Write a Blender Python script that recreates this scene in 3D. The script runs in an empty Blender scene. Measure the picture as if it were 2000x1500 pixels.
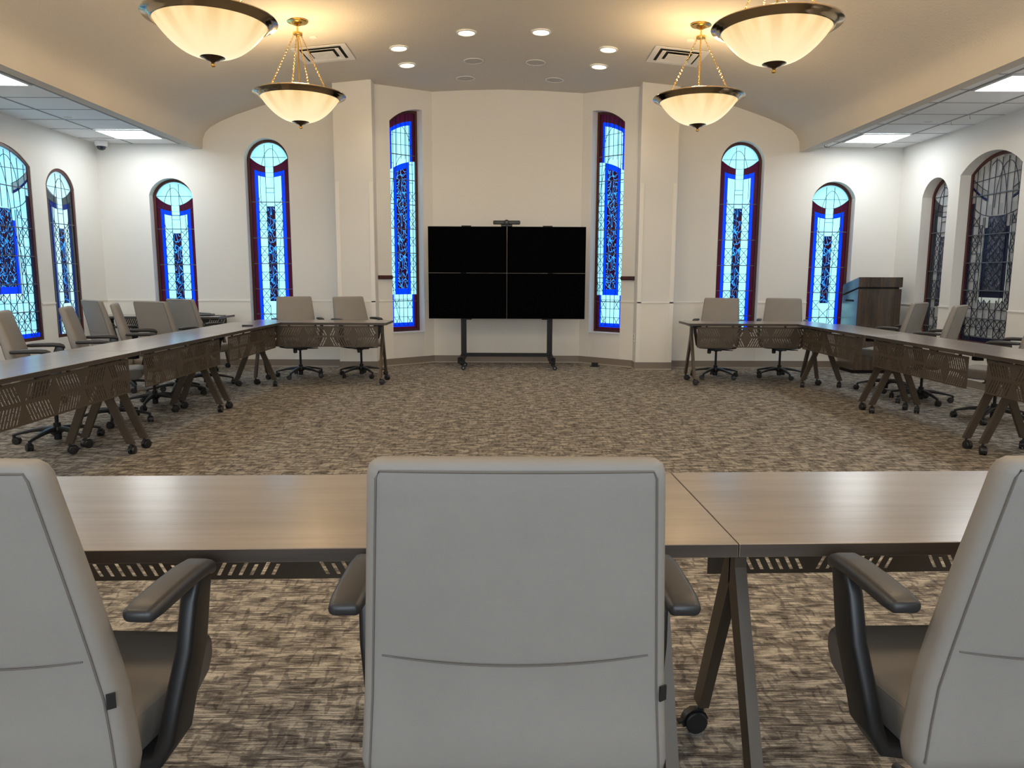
import bpy, bmesh, math, random
from mathutils import Vector, Matrix
from mathutils.geometry import tessellate_polygon
random.seed(7)
PI = math.pi
SC = bpy.context.scene
COL = SC.collection

# ------------------------------------------------------------------ camera
F_PX, VPX, VPY, ROLL, CAMZ = 1450.0, 990.0, 540.0, 0.003, 1.28
_d = Vector(((VPX-1000)/F_PX, -(VPY-750)/F_PX, 1.0)).normalized()      # world +Y seen by the camera (right, up, forward)
_u = Vector((math.sin(ROLL), math.cos(ROLL), 0.0))
_z = (_u - _d*_u.dot(_d)).normalized()
_x = _d.cross(_z)
if _x.x < 0: _x = -_x
right = Vector((_x.x, _d.x, _z.x)); up = Vector((_x.y, _d.y, _z.y)); fwd = Vector((_x.z, _d.z, _z.z))
cam_data = bpy.data.cameras.new('camera')
cam = bpy.data.objects.new('camera', cam_data); COL.objects.link(cam)
cam_data.sensor_fit = 'HORIZONTAL'; cam_data.sensor_width = 36.0
cam_data.lens = 36.0*F_PX/2000.0
cam_data.clip_start = 0.05; cam_data.clip_end = 100
M = Matrix.Identity(4)
for r in range(3):
    M[r][0] = right[r]; M[r][1] = up[r]; M[r][2] = -fwd[r]
M.translation = Vector((0, 0, CAMZ))
cam.matrix_world = M
SC.camera = cam

# ------------------------------------------------------------------ world, exposure
SC.view_settings.view_transform = 'Standard'
SC.view_settings.look = 'None'
SC.view_settings.gamma = 1.0
SC.view_settings.use_curve_mapping = False
SC.view_settings.exposure = 0.95
W = bpy.data.worlds.new('sky'); SC.world = W; W.use_nodes = True
bg = W.node_tree.nodes['Background']
bg.inputs[0].default_value = (0.50, 0.86, 1.0, 1); bg.inputs[1].default_value = 1.1

L_TROFFER = 9.5       # radiance of the ceiling panel diffusers
L_BOWL_W = 21.0       # watts of the bulb in each pendant bowl
L_SPOT_W = 13.0       # watts of each downlight
L_REAR_W = 98.0  # watts of the assumed light added behind the camera

def lamp(kind, name, loc, energy, color, size=0.1, rot=(0, 0, 0), **kw):
    ld = bpy.data.lights.new(name, kind); ld.energy = energy; ld.color = color
    if kind == 'AREA':
        ld.shape = 'RECTANGLE'; ld.size = size; ld.size_y = kw.get('size_y', size)
    else:
        ld.shadow_soft_size = size
    if kind == 'SPOT':
        ld.spot_size = kw.get('spot', 1.9); ld.spot_blend = 0.8
    o = bpy.data.objects.new(name, ld); COL.objects.link(o)
    o.location = loc; o.rotation_euler = rot
    return o
# assumed cool light from behind: area lamp added before the windowless rear wall
lamp('AREA', 'assumed_rear_light', (0.0, -3.3, 1.9), L_REAR_W, (0.70, 0.85, 1.0), 5.0, (PI/2, 0, 0), size_y=1.8)

# ------------------------------------------------------------------ helpers: meshes
class MB:
    """collects faces with material slots and builds one mesh object"""
    def __init__(s):
        s.bm = bmesh.new(); s.mi = 0
    def face(s, vs, mi=None):
        try:
            f = s.bm.faces.new(vs); f.material_index = s.mi if mi is None else mi; return f
        except ValueError:
            return None
    def v(s, p): return s.bm.verts.new(p)
    def box(s, c, size, mat=None, bev=0.0, mi=None):
        hx, hy, hz = size[0]/2, size[1]/2, size[2]/2
        ps = [(-hx,-hy,-hz),(hx,-hy,-hz),(hx,hy,-hz),(-hx,hy,-hz),(-hx,-hy,hz),(hx,-hy,hz),(hx,hy,hz),(-hx,hy,hz)]
        if bev > 0:
            # rounded in the XY outline and chamfered top/bottom
            prof = rrect(size[0], size[1], min(bev, hx*.99, hy*.99), 3)
            prof_i = rrect(size[0]-bev, size[1]-bev, min(bev, hx*.9, hy*.9)*.7, 3)
            secs = [[(p[0], p[1], -hz) for p in prof_i], [(p[0], p[1], -hz+bev*.5) for p in prof],
                    [(p[0], p[1], hz-bev*.5) for p in prof], [(p[0], p[1], hz) for p in prof_i]]
            T = Matrix.Translation(c) @ (mat or Matrix.Identity(4))
            s.loft([[T @ Vector(p) for p in sec] for sec in secs], mi=mi)
            return
        T = Matrix.Translation(c) @ (mat or Matrix.Identity(4))
        vs = [s.v(T @ Vector(p)) for p in ps]
        for q in ((0,3,2,1),(4,5,6,7),(0,1,5,4),(1,2,6,5),(2,3,7,6),(3,0,4,7)):
            s.face([vs[i] for i in q], mi)
    def loft(s, secs, mi=None, cap=True, closed=True):
        rows = [[s.v(p) for p in sec] for sec in secs]
        n = len(rows[0])
        for a, b in zip(rows, rows[1:]):
            for i in range(n if closed else n-1):
                j = (i+1) % n
                s.face([a[i], a[j], b[j], b[i]], mi)
        if cap and closed:
            s.face(list(reversed(rows[0])), mi); s.face(rows[-1], mi)
        return rows
    def lathe(s, prof, n=24, c=(0,0,0), mi=None, T=None):
        c = Vector(c); rows = []
        for r, z in prof:
            if r < 1e-5: rows.append([s.v((T @ Vector((0,0,z)) if T else Vector((0,0,z))) + c)])
            else:
                row = []
                for i in range(n):
                    p = Vector((r*math.cos(2*PI*i/n), r*math.sin(2*PI*i/n), z))
                    row.append(s.v((T @ p if T else p) + c))
                rows.append(row)
        for a, b in zip(rows, rows[1:]):
            for i in range(n):
                j = (i+1) % n
                if len(a) == 1 and len(b) == 1: continue
                if len(a) == 1: s.face([a[0], b[j], b[i]], mi)
                elif len(b) == 1: s.face([a[i], a[j], b[0]], mi)
                else: s.face([a[i], a[j], b[j], b[i]], mi)
    def tube(s, pts, r, n=8, mi=None, cap=True):
        pts = [Vector(p) for p in pts]; rs = r if isinstance(r, (list, tuple)) else [r]*len(pts)
        secs = []
        for i, p in enumerate(pts):
            t = (pts[min(i+1, len(pts)-1)] - pts[max(i-1, 0)]).normalized()
            a = Vector((0,0,1)) if abs(t.z) < .95 else Vector((1,0,0))
            u = t.cross(a).normalized(); w = u.cross(t).normalized()
            secs.append([p + (u*math.cos(2*PI*k/n) + w*math.sin(2*PI*k/n))*rs[i] for k in range(n)])
        s.loft(secs, mi, cap)
    def sweep(s, pts, prof_fn, side, mi=None):
        """sweep rounded rectangles: side = constant width direction, prof_fn(i) -> (w, t, r)"""
        pts = [Vector(p) for p in pts]; side = Vector(side).normalized(); secs = []
        for i, p in enumerate(pts):
            t = (pts[min(i+1, len(pts)-1)] - pts[max(i-1, 0)]).normalized()
            nrm = t.cross(side).normalized(); sd = nrm.cross(t).normalized()
            w, th, r = prof_fn(i)
            secs.append([p + sd*a + nrm*b for a, b in rrect(w, th, r, 3)])
        s.loft(secs, mi)
    def prism(s, loop, vec, mi=None, T=None):
        """extrude a planar loop of 3-D points along vec"""
        loop = [Vector(p) for p in loop]
        if T: loop = [T @ p for p in loop]; vec = T.to_3x3() @ Vector(vec)
        a = [s.v(p) for p in loop]; b = [s.v(p + Vector(vec)) for p in loop]
        n = len(a)
        for i in range(n): s.face([a[i], a[(i+1)%n], b[(i+1)%n], b[i]], mi)
        s.face(list(reversed(a)), mi); s.face(b, mi)
    def build(s, name, mats, parent=None, smooth=True, angle=35, loc=None):
        bmesh.ops.recalc_face_normals(s.bm, faces=s.bm.faces)
        me = bpy.data.meshes.new(name); s.bm.to_mesh(me); s.bm.free()
        if not isinstance(mats, (list, tuple)): mats = [mats]
        for m in mats: me.materials.append(m)
        if smooth:
            for p in me.polygons: p.use_smooth = True
            try: me.set_sharp_from_angle(angle=math.radians(angle))
            except Exception: pass
        o = bpy.data.objects.new(name, me); COL.objects.link(o)
        if parent: o.parent = parent
        if loc: o.location = loc
        return o

def rrect(w, h, r, n=3):
    r = min(r, w/2*.999, h/2*.999); out = []
    for cx, cy, a0 in ((w/2-r, h/2-r, 0), (-w/2+r, h/2-r, PI/2), (-w/2+r, -h/2+r, PI), (w/2-r, -h/2+r, 1.5*PI)):
        for k in range(n+1):
            a = a0 + PI/2*k/n
            out.append((cx + r*math.cos(a), cy + r*math.sin(a)))
    return out
def bez(p0, p1, p2, n=8):
    p0, p1, p2 = Vector(p0), Vector(p1), Vector(p2)
    return [p0*(1-t)**2 + p1*2*t*(1-t) + p2*t*t for t in [i/n for i in range(n+1)]]
def rotz(a): return Matrix.Rotation(a, 4, 'Z')

def empty(name, loc=(0,0,0), rz=0, label=None, cat=None, group=None, kind=None):
    o = bpy.data.objects.new(name, None); COL.objects.link(o)
    o.empty_display_size = .1; o.location = loc; o.rotation_euler = (0, 0, rz)
    tag(o, label, cat, group, kind); return o
def tag(o, label=None, cat=None, group=None, kind=None):
    if label: o['label'] = label
    if cat: o['category'] = cat
    if group: o['group'] = group
    if kind: o['kind'] = kind
    return o
def kids(o): return [c for c in o.children]
def copy_tree(o, parent=None):
    c = o.copy(); COL.objects.link(c); c.parent = parent
    for ch in kids(o): copy_tree(ch, c)
    return c

# ------------------------------------------------------------------ helpers: materials
def mat(name, color=(.8,.8,.8), rough=.5, metal=0.0, emis=None, estr=0.0, coat=0.0, spec=.5):
    m = bpy.data.materials.new(name); m.use_nodes = True
    b = m.node_tree.nodes['Principled BSDF']
    b.inputs['Base Color'].default_value = (*color, 1); b.inputs['Roughness'].default_value = rough
    b.inputs['Metallic'].default_value = metal; b.inputs['Coat Weight'].default_value = coat
    b.inputs['Specular IOR Level'].default_value = spec
    if emis: b.inputs['Emission Color'].default_value = (*emis, 1); b.inputs['Emission Strength'].default_value = estr
    return m
class NB:
    def __init__(s, m): s.nt = m.node_tree; s.n = s.nt.nodes; s.l = s.nt.links; s.bsdf = s.n.get('Principled BSDF')
    def node(s, t, **kw):
        x = s.n.new(t)
        for k, v in kw.items(): setattr(x, k, v)
        return x
    def plug(s, sock, v):
        if isinstance(v, X): v = v.s
        if isinstance(v, bpy.types.NodeSocket): s.l.new(v, sock)
        elif isinstance(v, (tuple, list)) and len(v) == 3 and sock.type == 'RGBA': sock.default_value = (*v, 1)
        else: sock.default_value = v
    def math(s, op, a, b=None, c=None):
        x = s.node('ShaderNodeMath', operation=op)
        s.plug(x.inputs[0], a)
        if b is not None: s.plug(x.inputs[1], b)
        if c is not None: s.plug(x.inputs[2], c)
        return X(s, x.outputs[0])
    def mixc(s, f, a, b, blend='MIX'):
        x = s.node('ShaderNodeMix', data_type='RGBA', blend_type=blend)
        s.plug(x.inputs[0], f); s.plug(x.inputs[6], a); s.plug(x.inputs[7], b)
        return x.outputs[2]
    def coords(s, kind='Object'):
        tc = s.node('ShaderNodeTexCoord'); return tc.outputs[kind]
    def xyz(s, vec=None):
        sp = s.node('ShaderNodeSeparateXYZ'); s.l.new(vec or s.coords(), sp.inputs[0])
        return X(s, sp.outputs[0]), X(s, sp.outputs[1]), X(s, sp.outputs[2])
    def comb(s, a, b, c=0.0):
        x = s.node('ShaderNodeCombineXYZ')
        for i, v in enumerate((a, b, c)): s.plug(x.inputs[i], v)
        return x.outputs[0]
    def mapv(s, scale, vec=None, loc=(0,0,0)):
        mp = s.node('ShaderNodeMapping'); s.l.new(vec or s.coords(), mp.inputs[0])
        mp.inputs['Scale'].default_value = scale; mp.inputs['Location'].default_value = loc
        return mp.outputs[0]
    def noise(s, vec, scale=1.0, detail=2.0, rough=.5, dist=0.0, col=False):
        x = s.node('ShaderNodeTexNoise'); s.l.new(vec, x.inputs['Vector'])
        x.inputs['Scale'].default_value = scale; x.inputs['Detail'].default_value = detail
        x.inputs['Roughness'].default_value = rough; x.inputs['Distortion'].default_value = dist
        return x.outputs[1] if col else X(s, x.outputs[0])
    def ramp(s, f, stops):
        r = s.node('ShaderNodeValToRGB'); s.plug(r.inputs[0], f)
        e = r.color_ramp.elements
        while len(e) < len(stops): e.new(0.5)
        for el, (p, c) in zip(e, stops): el.position = p; el.color = (*c, 1)
        return r.outputs[0]
    def bump(s, h, strength=.3, dist=.01):
        b = s.node('ShaderNodeBump'); b.inputs['Strength'].default_value = strength; b.inputs['Distance'].default_value = dist
        s.plug(b.inputs['Height'], h)
        s.l.new(b.outputs[0], s.bsdf.inputs['Normal'])
class X:
    def __init__(s, nb, sock): s.nb, s.s = nb, sock
    def __add__(s, o): return s.nb.math('ADD', s, o)
    def __sub__(s, o): return s.nb.math('SUBTRACT', s, o)
    def __rsub__(s, o): return s.nb.math('SUBTRACT', o, s)
    def __mul__(s, o): return s.nb.math('MULTIPLY', s, o)
    def __truediv__(s, o): return s.nb.math('DIVIDE', s, o)
    __radd__ = __add__; __rmul__ = __mul__
    def __gt__(s, o): return s.nb.math('GREATER_THAN', s, o)
    def __lt__(s, o): return s.nb.math('LESS_THAN', s, o)
    def __and__(s, o): return s.nb.math('MULTIPLY', s, o)
    def __or__(s, o): return s.nb.math('MAXIMUM', s, o)
    def abs(s): return s.nb.math('ABSOLUTE', s)
    def floor(s): return s.nb.math('FLOOR', s)

# plain walls
def wall_mat(name, col, bump=.15, scale=160, ambient=0):
    m = mat(name, col, .85, spec=.2); nb = NB(m)
    n = nb.noise(nb.coords(), scale, 3)
    big = nb.noise(nb.coords(), 1.3, 2)
    nb.l.new(nb.mixc(big, tuple(c*.97 for c in col), tuple(min(1, c*1.03) for c in col)), nb.bsdf.inputs['Base Color'])
    nb.bump(n, bump, .004)
    return m
M_WALL = wall_mat('wall_paint', (.76,.745,.71))
M_WAINS = wall_mat('wall_covering', (.80,.775,.72), .1, 60)
M_PLASTER = wall_mat('textured_plaster', (.66,.62,.56), .8, 55)
def tile_mat():
    m = mat('ceiling_tile', (.86,.88,.90), .9, spec=.1); nb = NB(m)
    n = nb.noise(nb.coords(), 220, 3); nb.bump(n, .2, .003)
    return m
M_TILE = tile_mat()
M_TGRID = mat('tile_joint', (.30,.31,.33), .6)
M_TBAR = mat('white_metal', (.8,.8,.8), .4)
M_BASE = mat('taupe_baseboard', (.23,.19,.155), .45)
M_BASESHOE = mat('pale_shoe_strip', (.42,.37,.31), .5)
M_RAIL = mat('white_rail', (.82,.80,.75), .45)
M_SILL = mat('white_sill', (.86,.88,.9), .4)

def carpet():
    m = mat('carpet', rough=1.0, spec=.05); nb = NB(m)
    co = nb.coords()
    warp = nb.noise(nb.mapv((4,9,1), co), 1.0, 2, col=True)
    wv = nb.node('ShaderNodeVectorMath', operation='SCALE'); nb.l.new(warp, wv.inputs[0]); wv.inputs['Scale'].default_value = .05
    ad = nb.node('ShaderNodeVectorMath', operation='ADD'); nb.l.new(co, ad.inputs[0]); nb.l.new(wv.outputs[0], ad.inputs[1])
    c2 = ad.outputs[0]
    streak = nb.noise(nb.mapv((11, 150, 1), co), 1.0, 3, .6)
    grain = nb.noise(nb.mapv((120, 260, 1), co), 1.0, 2, .7)
    patch = nb.noise(nb.mapv((9, 20, 1), c2), 1.0, 2, .6)
    vb = nb.noise(nb.mapv((46, 11, 1), c2), 1.0, 1, .4)
    hb = nb.noise(nb.mapv((7, 52, 1), c2, (3,1,0)), 1.0, 1, .4)
    def band(v, a, b):
        q = nb.node('ShaderNodeMapRange', interpolation_type='SMOOTHSTEP'); nb.plug(q.inputs[0], v); q.inputs[1].default_value = a; q.inputs[2].default_value = b
        return X(nb, q.outputs[0])
    d = band(vb, .53, .62) | band(hb, .54, .63)
    pt = band(patch, .40, .60)
    f = streak*1.35 + pt*.22 + grain*.45 - .50 - d*.17
    c = nb.ramp(f, [(.12, (.060,.052,.047)), (.32, (.140,.123,.108)), (.50, (.235,.210,.18)), (.64, (.42,.375,.31)), (.90, (.60,.54,.45))])
    nb.l.new(c, nb.bsdf.inputs['Base Color'])
    nb.bump(grain + streak, .5, .006)
    return m
M_CARPET = carpet()

def wood(name, dark, light, axis=0, rough=.35, coat=.3, sc=1.0):
    m = mat(name, light, rough, coat=coat); nb = NB(m)
    nb.bsdf.inputs['Coat Roughness'].default_value = .22; nb.bsdf.inputs['Coat IOR'].default_value = 1.5 + coat*.5
    s = [14*sc, 14*sc, 14*sc]; s[axis] = 1.1*sc
    n = nb.noise(nb.mapv(tuple(s)), 1.0, 4, .6, .6)
    s2 = [120*sc]*3; s2[axis] = 3*sc
    n2 = nb.noise(nb.mapv(tuple(s2)), 1.0, 2)
    f = n*.75 + n2*.25
    nb.l.new(nb.ramp(f, [(.35, dark), (.62, light)]), nb.bsdf.inputs['Base Color'])
    nb.bump(n2, .05, .001)
    return m
M_TOP = wood('walnut_table_laminate', (.165,.123,.095), (.24,.185,.146), 0, .30, .8)
M_EDGE = wood('walnut_edge', (.035,.026,.020), (.07,.052,.040), 0, .4, .1)
M_LECT = wood('lectern_walnut', (.022,.015,.010), (.085,.055,.035), 2, .24, .7)
M_DARKTOP = M_EDGE
M_BRONZE = mat('bronze_metal', (.072,.054,.037), .42, .35)
M_PANEL = mat('bronze_sheet', (.085,.063,.043), .45, .3)
M_BLACK = mat('black_plastic', (.012,.012,.013), .38)
M_BLACKM = mat('black_metal', (.008,.008,.009), .45, 0.0, spec=.3)
M_RUBBER = mat('black_rubber', (.008,.008,.009), .5)
M_GAP = mat('dark_slot', (.004,.004,.004), .9)
def leather():
    m = mat('grey_leather', (.30,.275,.25), .55, spec=.35); nb = NB(m)
    big = nb.noise(nb.coords(), 6, 3, .6)
    nb.l.new(nb.mixc(big, (.235,.218,.198), (.28,.258,.233)), nb.bsdf.inputs['Base Color'])
    n = nb.noise(nb.coords(), 420, 2); w = nb.noise(nb.coords(), 14, 3)
    nb.bump(n*.35 + w*.65, .12, .006)
    return m
M_LEATHER = leather()
M_SEAM = mat('seam_thread', (.13,.115,.10), .8)
def armpad():
    m = mat('arm_pad', (.022,.021,.022), .42); nb = NB(m)
    nb.bump(nb.noise(nb.coords(), 300, 2), .1, .002); return m
M_PAD = armpad()
M_SCREEN = mat('screen_glass', (.002,.002,.0025), .14, spec=.0)
M_BEZEL = mat('screen_edge', (.007,.007,.008), .6, spec=.1)
M_BRASS = mat('polished_brass', (.80,.52,.15), .16, 1.0)
M_RIM = mat('dark_polished_rim', (.44,.34,.22), .14, 1.0)
M_BRONZED = mat('dark_finial_metal', (.10,.07,.045), .2, .9)
M_WHITE = mat('white_plastic', (.8,.8,.8), .35)
M_LABELW = mat('label_thread', (.16,.18,.21), .8)
M_GREYSP = mat('speaker_grille', (.50,.48,.45), .7)
M_DIFF = mat('panel_diffuser', (.9,.9,.9), .5, emis=(.90,.97,1.0), estr=L_TROFFER)
M_DOWN = mat('downlight_lens', (.9,.9,.8), .5, emis=(1.0,.90,.66), estr=2.2)
def bowl_mat():
    m = mat('alabaster_bowl', (.10,.08,.05), .35); nb = NB(m)
    x, y, z = nb.xyz()
    ang = nb.math('ARCTAN2', y, x)
    vec = nb.comb(nb.math('COSINE', ang), nb.math('SINE', ang), z*.6)
    n = nb.noise(vec, 3.2, 2, .5)
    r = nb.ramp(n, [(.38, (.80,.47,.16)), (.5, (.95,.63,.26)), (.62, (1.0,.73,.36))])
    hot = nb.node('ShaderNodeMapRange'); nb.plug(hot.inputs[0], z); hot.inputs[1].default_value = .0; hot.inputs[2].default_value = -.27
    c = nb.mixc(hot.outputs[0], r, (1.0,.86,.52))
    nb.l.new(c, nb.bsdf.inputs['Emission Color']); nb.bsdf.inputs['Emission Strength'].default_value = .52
    return m
M_BOWL = bowl_mat()

# ------------------------------------------------------------------ room
YB = 10.5; XL, XR = -5.6, 5.43; YR = -3.5; ZT = 3.05; CX = -.073
PROF = [(0,3.925),(.55,3.912),(1.08,3.885),(1.78,3.84),(2.28,3.79),(2.8,3.68),(3.24,3.555),(3.6,3.435),(3.82,3.345),(3.96,3.27),(4.03,3.20),(4.07,3.11),(4.08,2.985)]
def cz(x):
    a = abs(x-CX)
    for (x0, z0), (x1, z1) in zip(PROF, PROF[1:]):
        if a <= x1: return z0 + (z1-z0)*(a-x0)/(x1-x0)
    return ZT
mb = MB(); mb.box((0, 4.0, -.05), (14.5, 15.4, .1)); tag(mb.build('floor', M_CARPET, smooth=False), kind='structure')
# vaulted plaster ceiling with its two soffits
mb = MB()
pts = [(CX-a, z) for a, z in reversed(PROF)] + [(CX+a, z) for a, z in PROF[1:]]
pts = [(pts[0][0]-.13, ZT+.02), (pts[0][0]-.13, pts[0][1])] + pts + [(pts[-1][0]+.13, pts[-1][1]), (pts[-1][0]+.13, ZT+.02)]
rows = [[mb.v((x, y, z)) for x, z in pts] for y in (YR-.1, 11.4)]
for i in range(len(pts)-1):
    mb.face([rows[0][i], rows[0][i+1], rows[1][i+1], rows[1][i]])
tag(mb.build('ceiling', M_PLASTER, angle=40), kind='structure')
# side ceilings of lay-in tiles
XT_L, XT_R = CX-4.08-.13, CX+4.08+.13
TR_L = (-5.10, -4.47); TR_R = (4.40, 5.02)
GY = [-3.34, -2.73, -2.12, -1.51, -.9, -.29, .32, .93, 1.54, 2.15, 2.76, 3.37, 3.98, 4.59, 5.2, 5.81, 6.42, 6.78, 7.33, 7.86, 8.40, 8.93, 9.48, 10.09]
def side_ceiling(x0, x1, cols, name):
    o = empty(name, (0,0,0), kind='structure')
    m = MB(); m.box(((x0+x1)/2, 3.5, ZT+.02), (abs(x1-x0), 14.2, .04)); m.build('tile_field', M_TILE, o, smooth=False)
    m = MB()
    for x in cols: m.box((x, 3.5, ZT-.001), (.022, 14.2, .008), mi=0)
    for y in GY: m.box(((x0+x1)/2, y, ZT-.0005), (abs(x1-x0), .013, .006), mi=0)
    m.build('tile_grid', M_TGRID, o, smooth=False)
side_ceiling(XL-.1, XT_L+.01, [-5.10, -4.46], 'ceiling_left')
side_ceiling(XT_R-.01, XR+.1, [4.39, 5.03], 'ceiling_right')

def arch_pts(w, z0, zs, rise, n=16, asym=0):
    """closed outline (u, z): rectangle from z0 to zs with an arc of the given rise on top; asym=+-1: half arc"""
    out = [(-w/2, z0), (w/2, z0)]
    if asym == 0:
        R = (w*w/4 + rise*rise)/(2*rise); zc = zs + rise - R
        a0 = math.asin(min(1, w/2/R))
        for k in range(n+1):
            a = a0 - 2*a0*k/n
            out.append((R*math.sin(a), zc + R*math.cos(a)))
    else:
        R = (w*w + rise*rise)/(2*rise); zc = zs + rise - R
        a0 = math.asin(min(1, w/R)); ps = []
        for k in range(n+1):
            a = a0*k/n
            ps.append((w/2 - R*math.sin(a), zc + R*math.cos(a)))
        if asym > 0: out += ps
        else: out += [(-p[0], p[1]) for p in reversed(ps)]
    return out

def wall(name, A, B, ztop, holes, thick, mats=(None,), z0=0.0, rail=True):
    """wall from A to B (inner face, room on the left side when walking A->B is the +n side); holes: list of (u, z) outlines"""
    A = Vector((*A, 0)); B = Vector((*B, 0)); d = (B-A); L = d.length; d.normalize()
    nrm = Vector((-d.y, d.x, 0))            # points outward (away from the room)
    m = MB()
    outer = [(0, z0), (L, z0), (L, ztop), (0, ztop)]
    for off, flip in ((0, 0), (thick, 1)):
        polys = [[Vector((u, z, 0)) for u, z in outer]] + [[Vector((u, z, 0)) for u, z in h] for h in holes]
        flat = [p for pl in polys for p in pl]
        vs = [m.v(A + d*p.x + Vector((0,0,p.y)) + nrm*off) for p in flat]
        for t in tessellate_polygon(polys): m.face([vs[i] for i in t], 0)
    for h in holes:
        a = [m.v(A + d*u + Vector((0,0,z))) for u, z in h]; b = [m.v(A + d*u + Vector((0,0,z)) + nrm*thick) for u, z in h]
        for i in range(len(h)):
            j = (i+1) % len(h); m.face([a[i], a[j], b[j], b[i]], 0)
    a = [m.v(A + d*u + Vector((0,0,z))) for u, z in outer]; b = [m.v(A + d*u + Vector((0,0,z)) + nrm*thick) for u, z in outer]
    for i in range(4): m.face([a[i], a[(i+1)%4], b[(i+1)%4], b[i]], 0)
    bmesh.ops.remove_doubles(m.bm, verts=m.bm.verts, dist=1e-5)
    o = m.build(name, M_WALL, smooth=False); tag(o, kind='structure')
    return o
def frame_of(A, B):
    A = Vector((*A, 0)); B = Vector((*B, 0)); d = (B-A).normalized(); return A, d, Vector((-d.y, d.x, 0)), (B-A).length

# ------------------------------------------------------------------ stained glass
PALE = (.60,.93,1.0); BLUE = (.0,.045,1.0); WINE = (.075,.004,.016); NAVY = (.010,.012,.10); WHITE = (.88,.98,.98)
WARM = (1.0,.86,.66); GREYG = (.26,.27,.28)
def glass_mat(name, kind, hw, H, **k):
    """hw half width of the pane, H its apex above the local origin"""
    m = bpy.data.materials.new(name); m.use_nodes = True; nb = NB(m)
    nb.n.remove(nb.bsdf)
    out = nb.n['Material Output']
    x, y, z = nb.xyz(); u = (x/hw).abs(); us = x/hw; s = H - z; Wd = 2*hw
    cellv = nb.comb((x/.066).floor(), (z/.125).floor(), 1.0)
    wn = nb.node('ShaderNodeTexWhiteNoise', noise_dimensions='2D'); nb.l.new(cellv, wn.inputs[0])
    cell = X(nb, wn.outputs[0])
    soft = nb.noise(nb.mapv((3,3,3)), 1.0, 2)
    seedy = nb.noise(nb.mapv((60,60,60)), 1.0, 2)
    col = nb.mixc(cell*.55 + soft*.25, k.get('pale', PALE), k.get('pale2', (.76,.97,1.0)))
    # vines: wandering contour lines of two warped noises
    sc = k.get('vs', 15)
    v1 = nb.noise(nb.mapv((sc, sc, sc*.6)), 1.0, 0, .4, .5); v2 = nb.noise(nb.mapv((sc*1.25, sc, sc*.7), None, (5,2,7)), 1.0, 0, .4, .4)
    line = ((v1 - .5).abs() < .022) | ((v2 - .44).abs() < .019)
    patch = nb.noise(nb.mapv((7,7,5)), 1.0, 1)
    vbg = nb.mixc((patch > .5)*k.get('navy', .8), (.030,.003,.010), (.006,.008,.05))
    if 'vbg' in k: vbg = k['vbg']
    vine = nb.mixc(line, vbg, k.get('vine', (.07,.36,1.0)))
    if kind == 'A':
        s1 = Wd*.62 - u*u*(Wd*.24); s2 = Wd*.77 - u*u*(Wd*.13); s3 = Wd*.885 - u*u*(Wd*.13)
        side = (u > .80) & (s > s1)
        red = side | ((s > s1) & (s < s2))
        blue = ((u > .62) & (u < .80) & (s > s2)) | ((s > s2) & (s < s3) & (u < .80))
        colm = (u < .22) & (s < Wd*.9)
        col = nb.mixc(blue & (1 - colm), col, k.get('blue', BLUE))
        col = nb.mixc(red & (1 - colm), col, k.get('red', WINE))
        vp = (u < .215) & (s > k['vtop']) & (z > k['vbot'])
        col = nb.mixc(vp, col, vine)
    elif kind == 'B':
        t = k['tilt'](nb, x)            # distance below the sloping top edge
        top = t < .66
        red = (t < .10) | ((u > .80) & top)
        blue = ((t < .155) | ((u > .64) & (u < .80))) & top
        col = nb.mixc(blue, col, BLUE); col = nb.mixc(red, col, WINE)
        inb = (u < .56) & (t > .66) & (z > k['z1'])
        vp = (u < .37) & (t > .74) & (z > k['z1'] + .085)
        col = nb.mixc(inb, col, BLUE); col = nb.mixc(vp, col, vine)
        low = z < k['z1']
        col = nb.mixc(low & ((u > .68) | (z < .13)), col, BLUE)
        col = nb.mixc(low & ((u > .84) | (z < .07)), col, WINE)
    else:
        s1 = .42 - u*u*.20
        band = (s > s1) & (s < s1 + .11) & (u > .40)
        col = nb.mixc(band, col, GREYG)
        bb = (s > s1 + .085) & (s < s1 + .12) & (u > .44); col = nb.mixc(bb, col, NAVY)
        fr = (u < .50) & (z > k['vbot'] - .06) & (s > k['vtop'] + .12); col = nb.mixc(fr, col, WHITE)
        bo = (u < .44) & (z > k['vbot']) & (s > k['vtop'] + .12); col = nb.mixc(bo, col, k.get('blue', (.0,.035,.75)))
        vp = (u < .31) & (z > k['vbot'] + .08) & (s > k['vtop']); col = nb.mixc(vp, col, vine)
        ed = (u > .9) & (s > .5); col = nb.mixc(ed, col, (.02,.02,.05))
        col = nb.mixc((z < .09), col, k.get('blue', BLUE)); col = nb.mixc((z < .04), col, WINE)
    tr = nb.node('ShaderNodeBsdfTranslucent'); nb.plug(tr.inputs[0], col)
    df = nb.node('ShaderNodeBsdfDiffuse'); nb.plug(df.inputs[0], nb.mixc(k.get('dg', .3), col, k.get('dcol', (.10,.11,.12))))
    mx = nb.node('ShaderNodeMixShader'); mx.inputs[0].default_value = k.get('df', .07)
    nb.l.new(tr.outputs[0], mx.inputs[1]); nb.l.new(df.outputs[0], mx.inputs[2])
    gl = nb.node('ShaderNodeBsdfGlossy'); gl.inputs['Roughness'].default_value = .18; gl.inputs[0].default_value = (.9,.9,.9,1)
    bp = nb.node('ShaderNodeBump'); bp.inputs['Strength'].default_value = .25; bp.inputs['Distance'].default_value = .004
    nb.plug(bp.inputs['Height'], seedy); nb.l.new(bp.outputs[0], gl.inputs['Normal'])
    fr = nb.node('ShaderNodeFresnel'); fr.inputs[0].default_value = 1.22
    m2 = nb.node('ShaderNodeMixShader'); nb.l.new(fr.outputs[0], m2.inputs[0])
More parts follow.
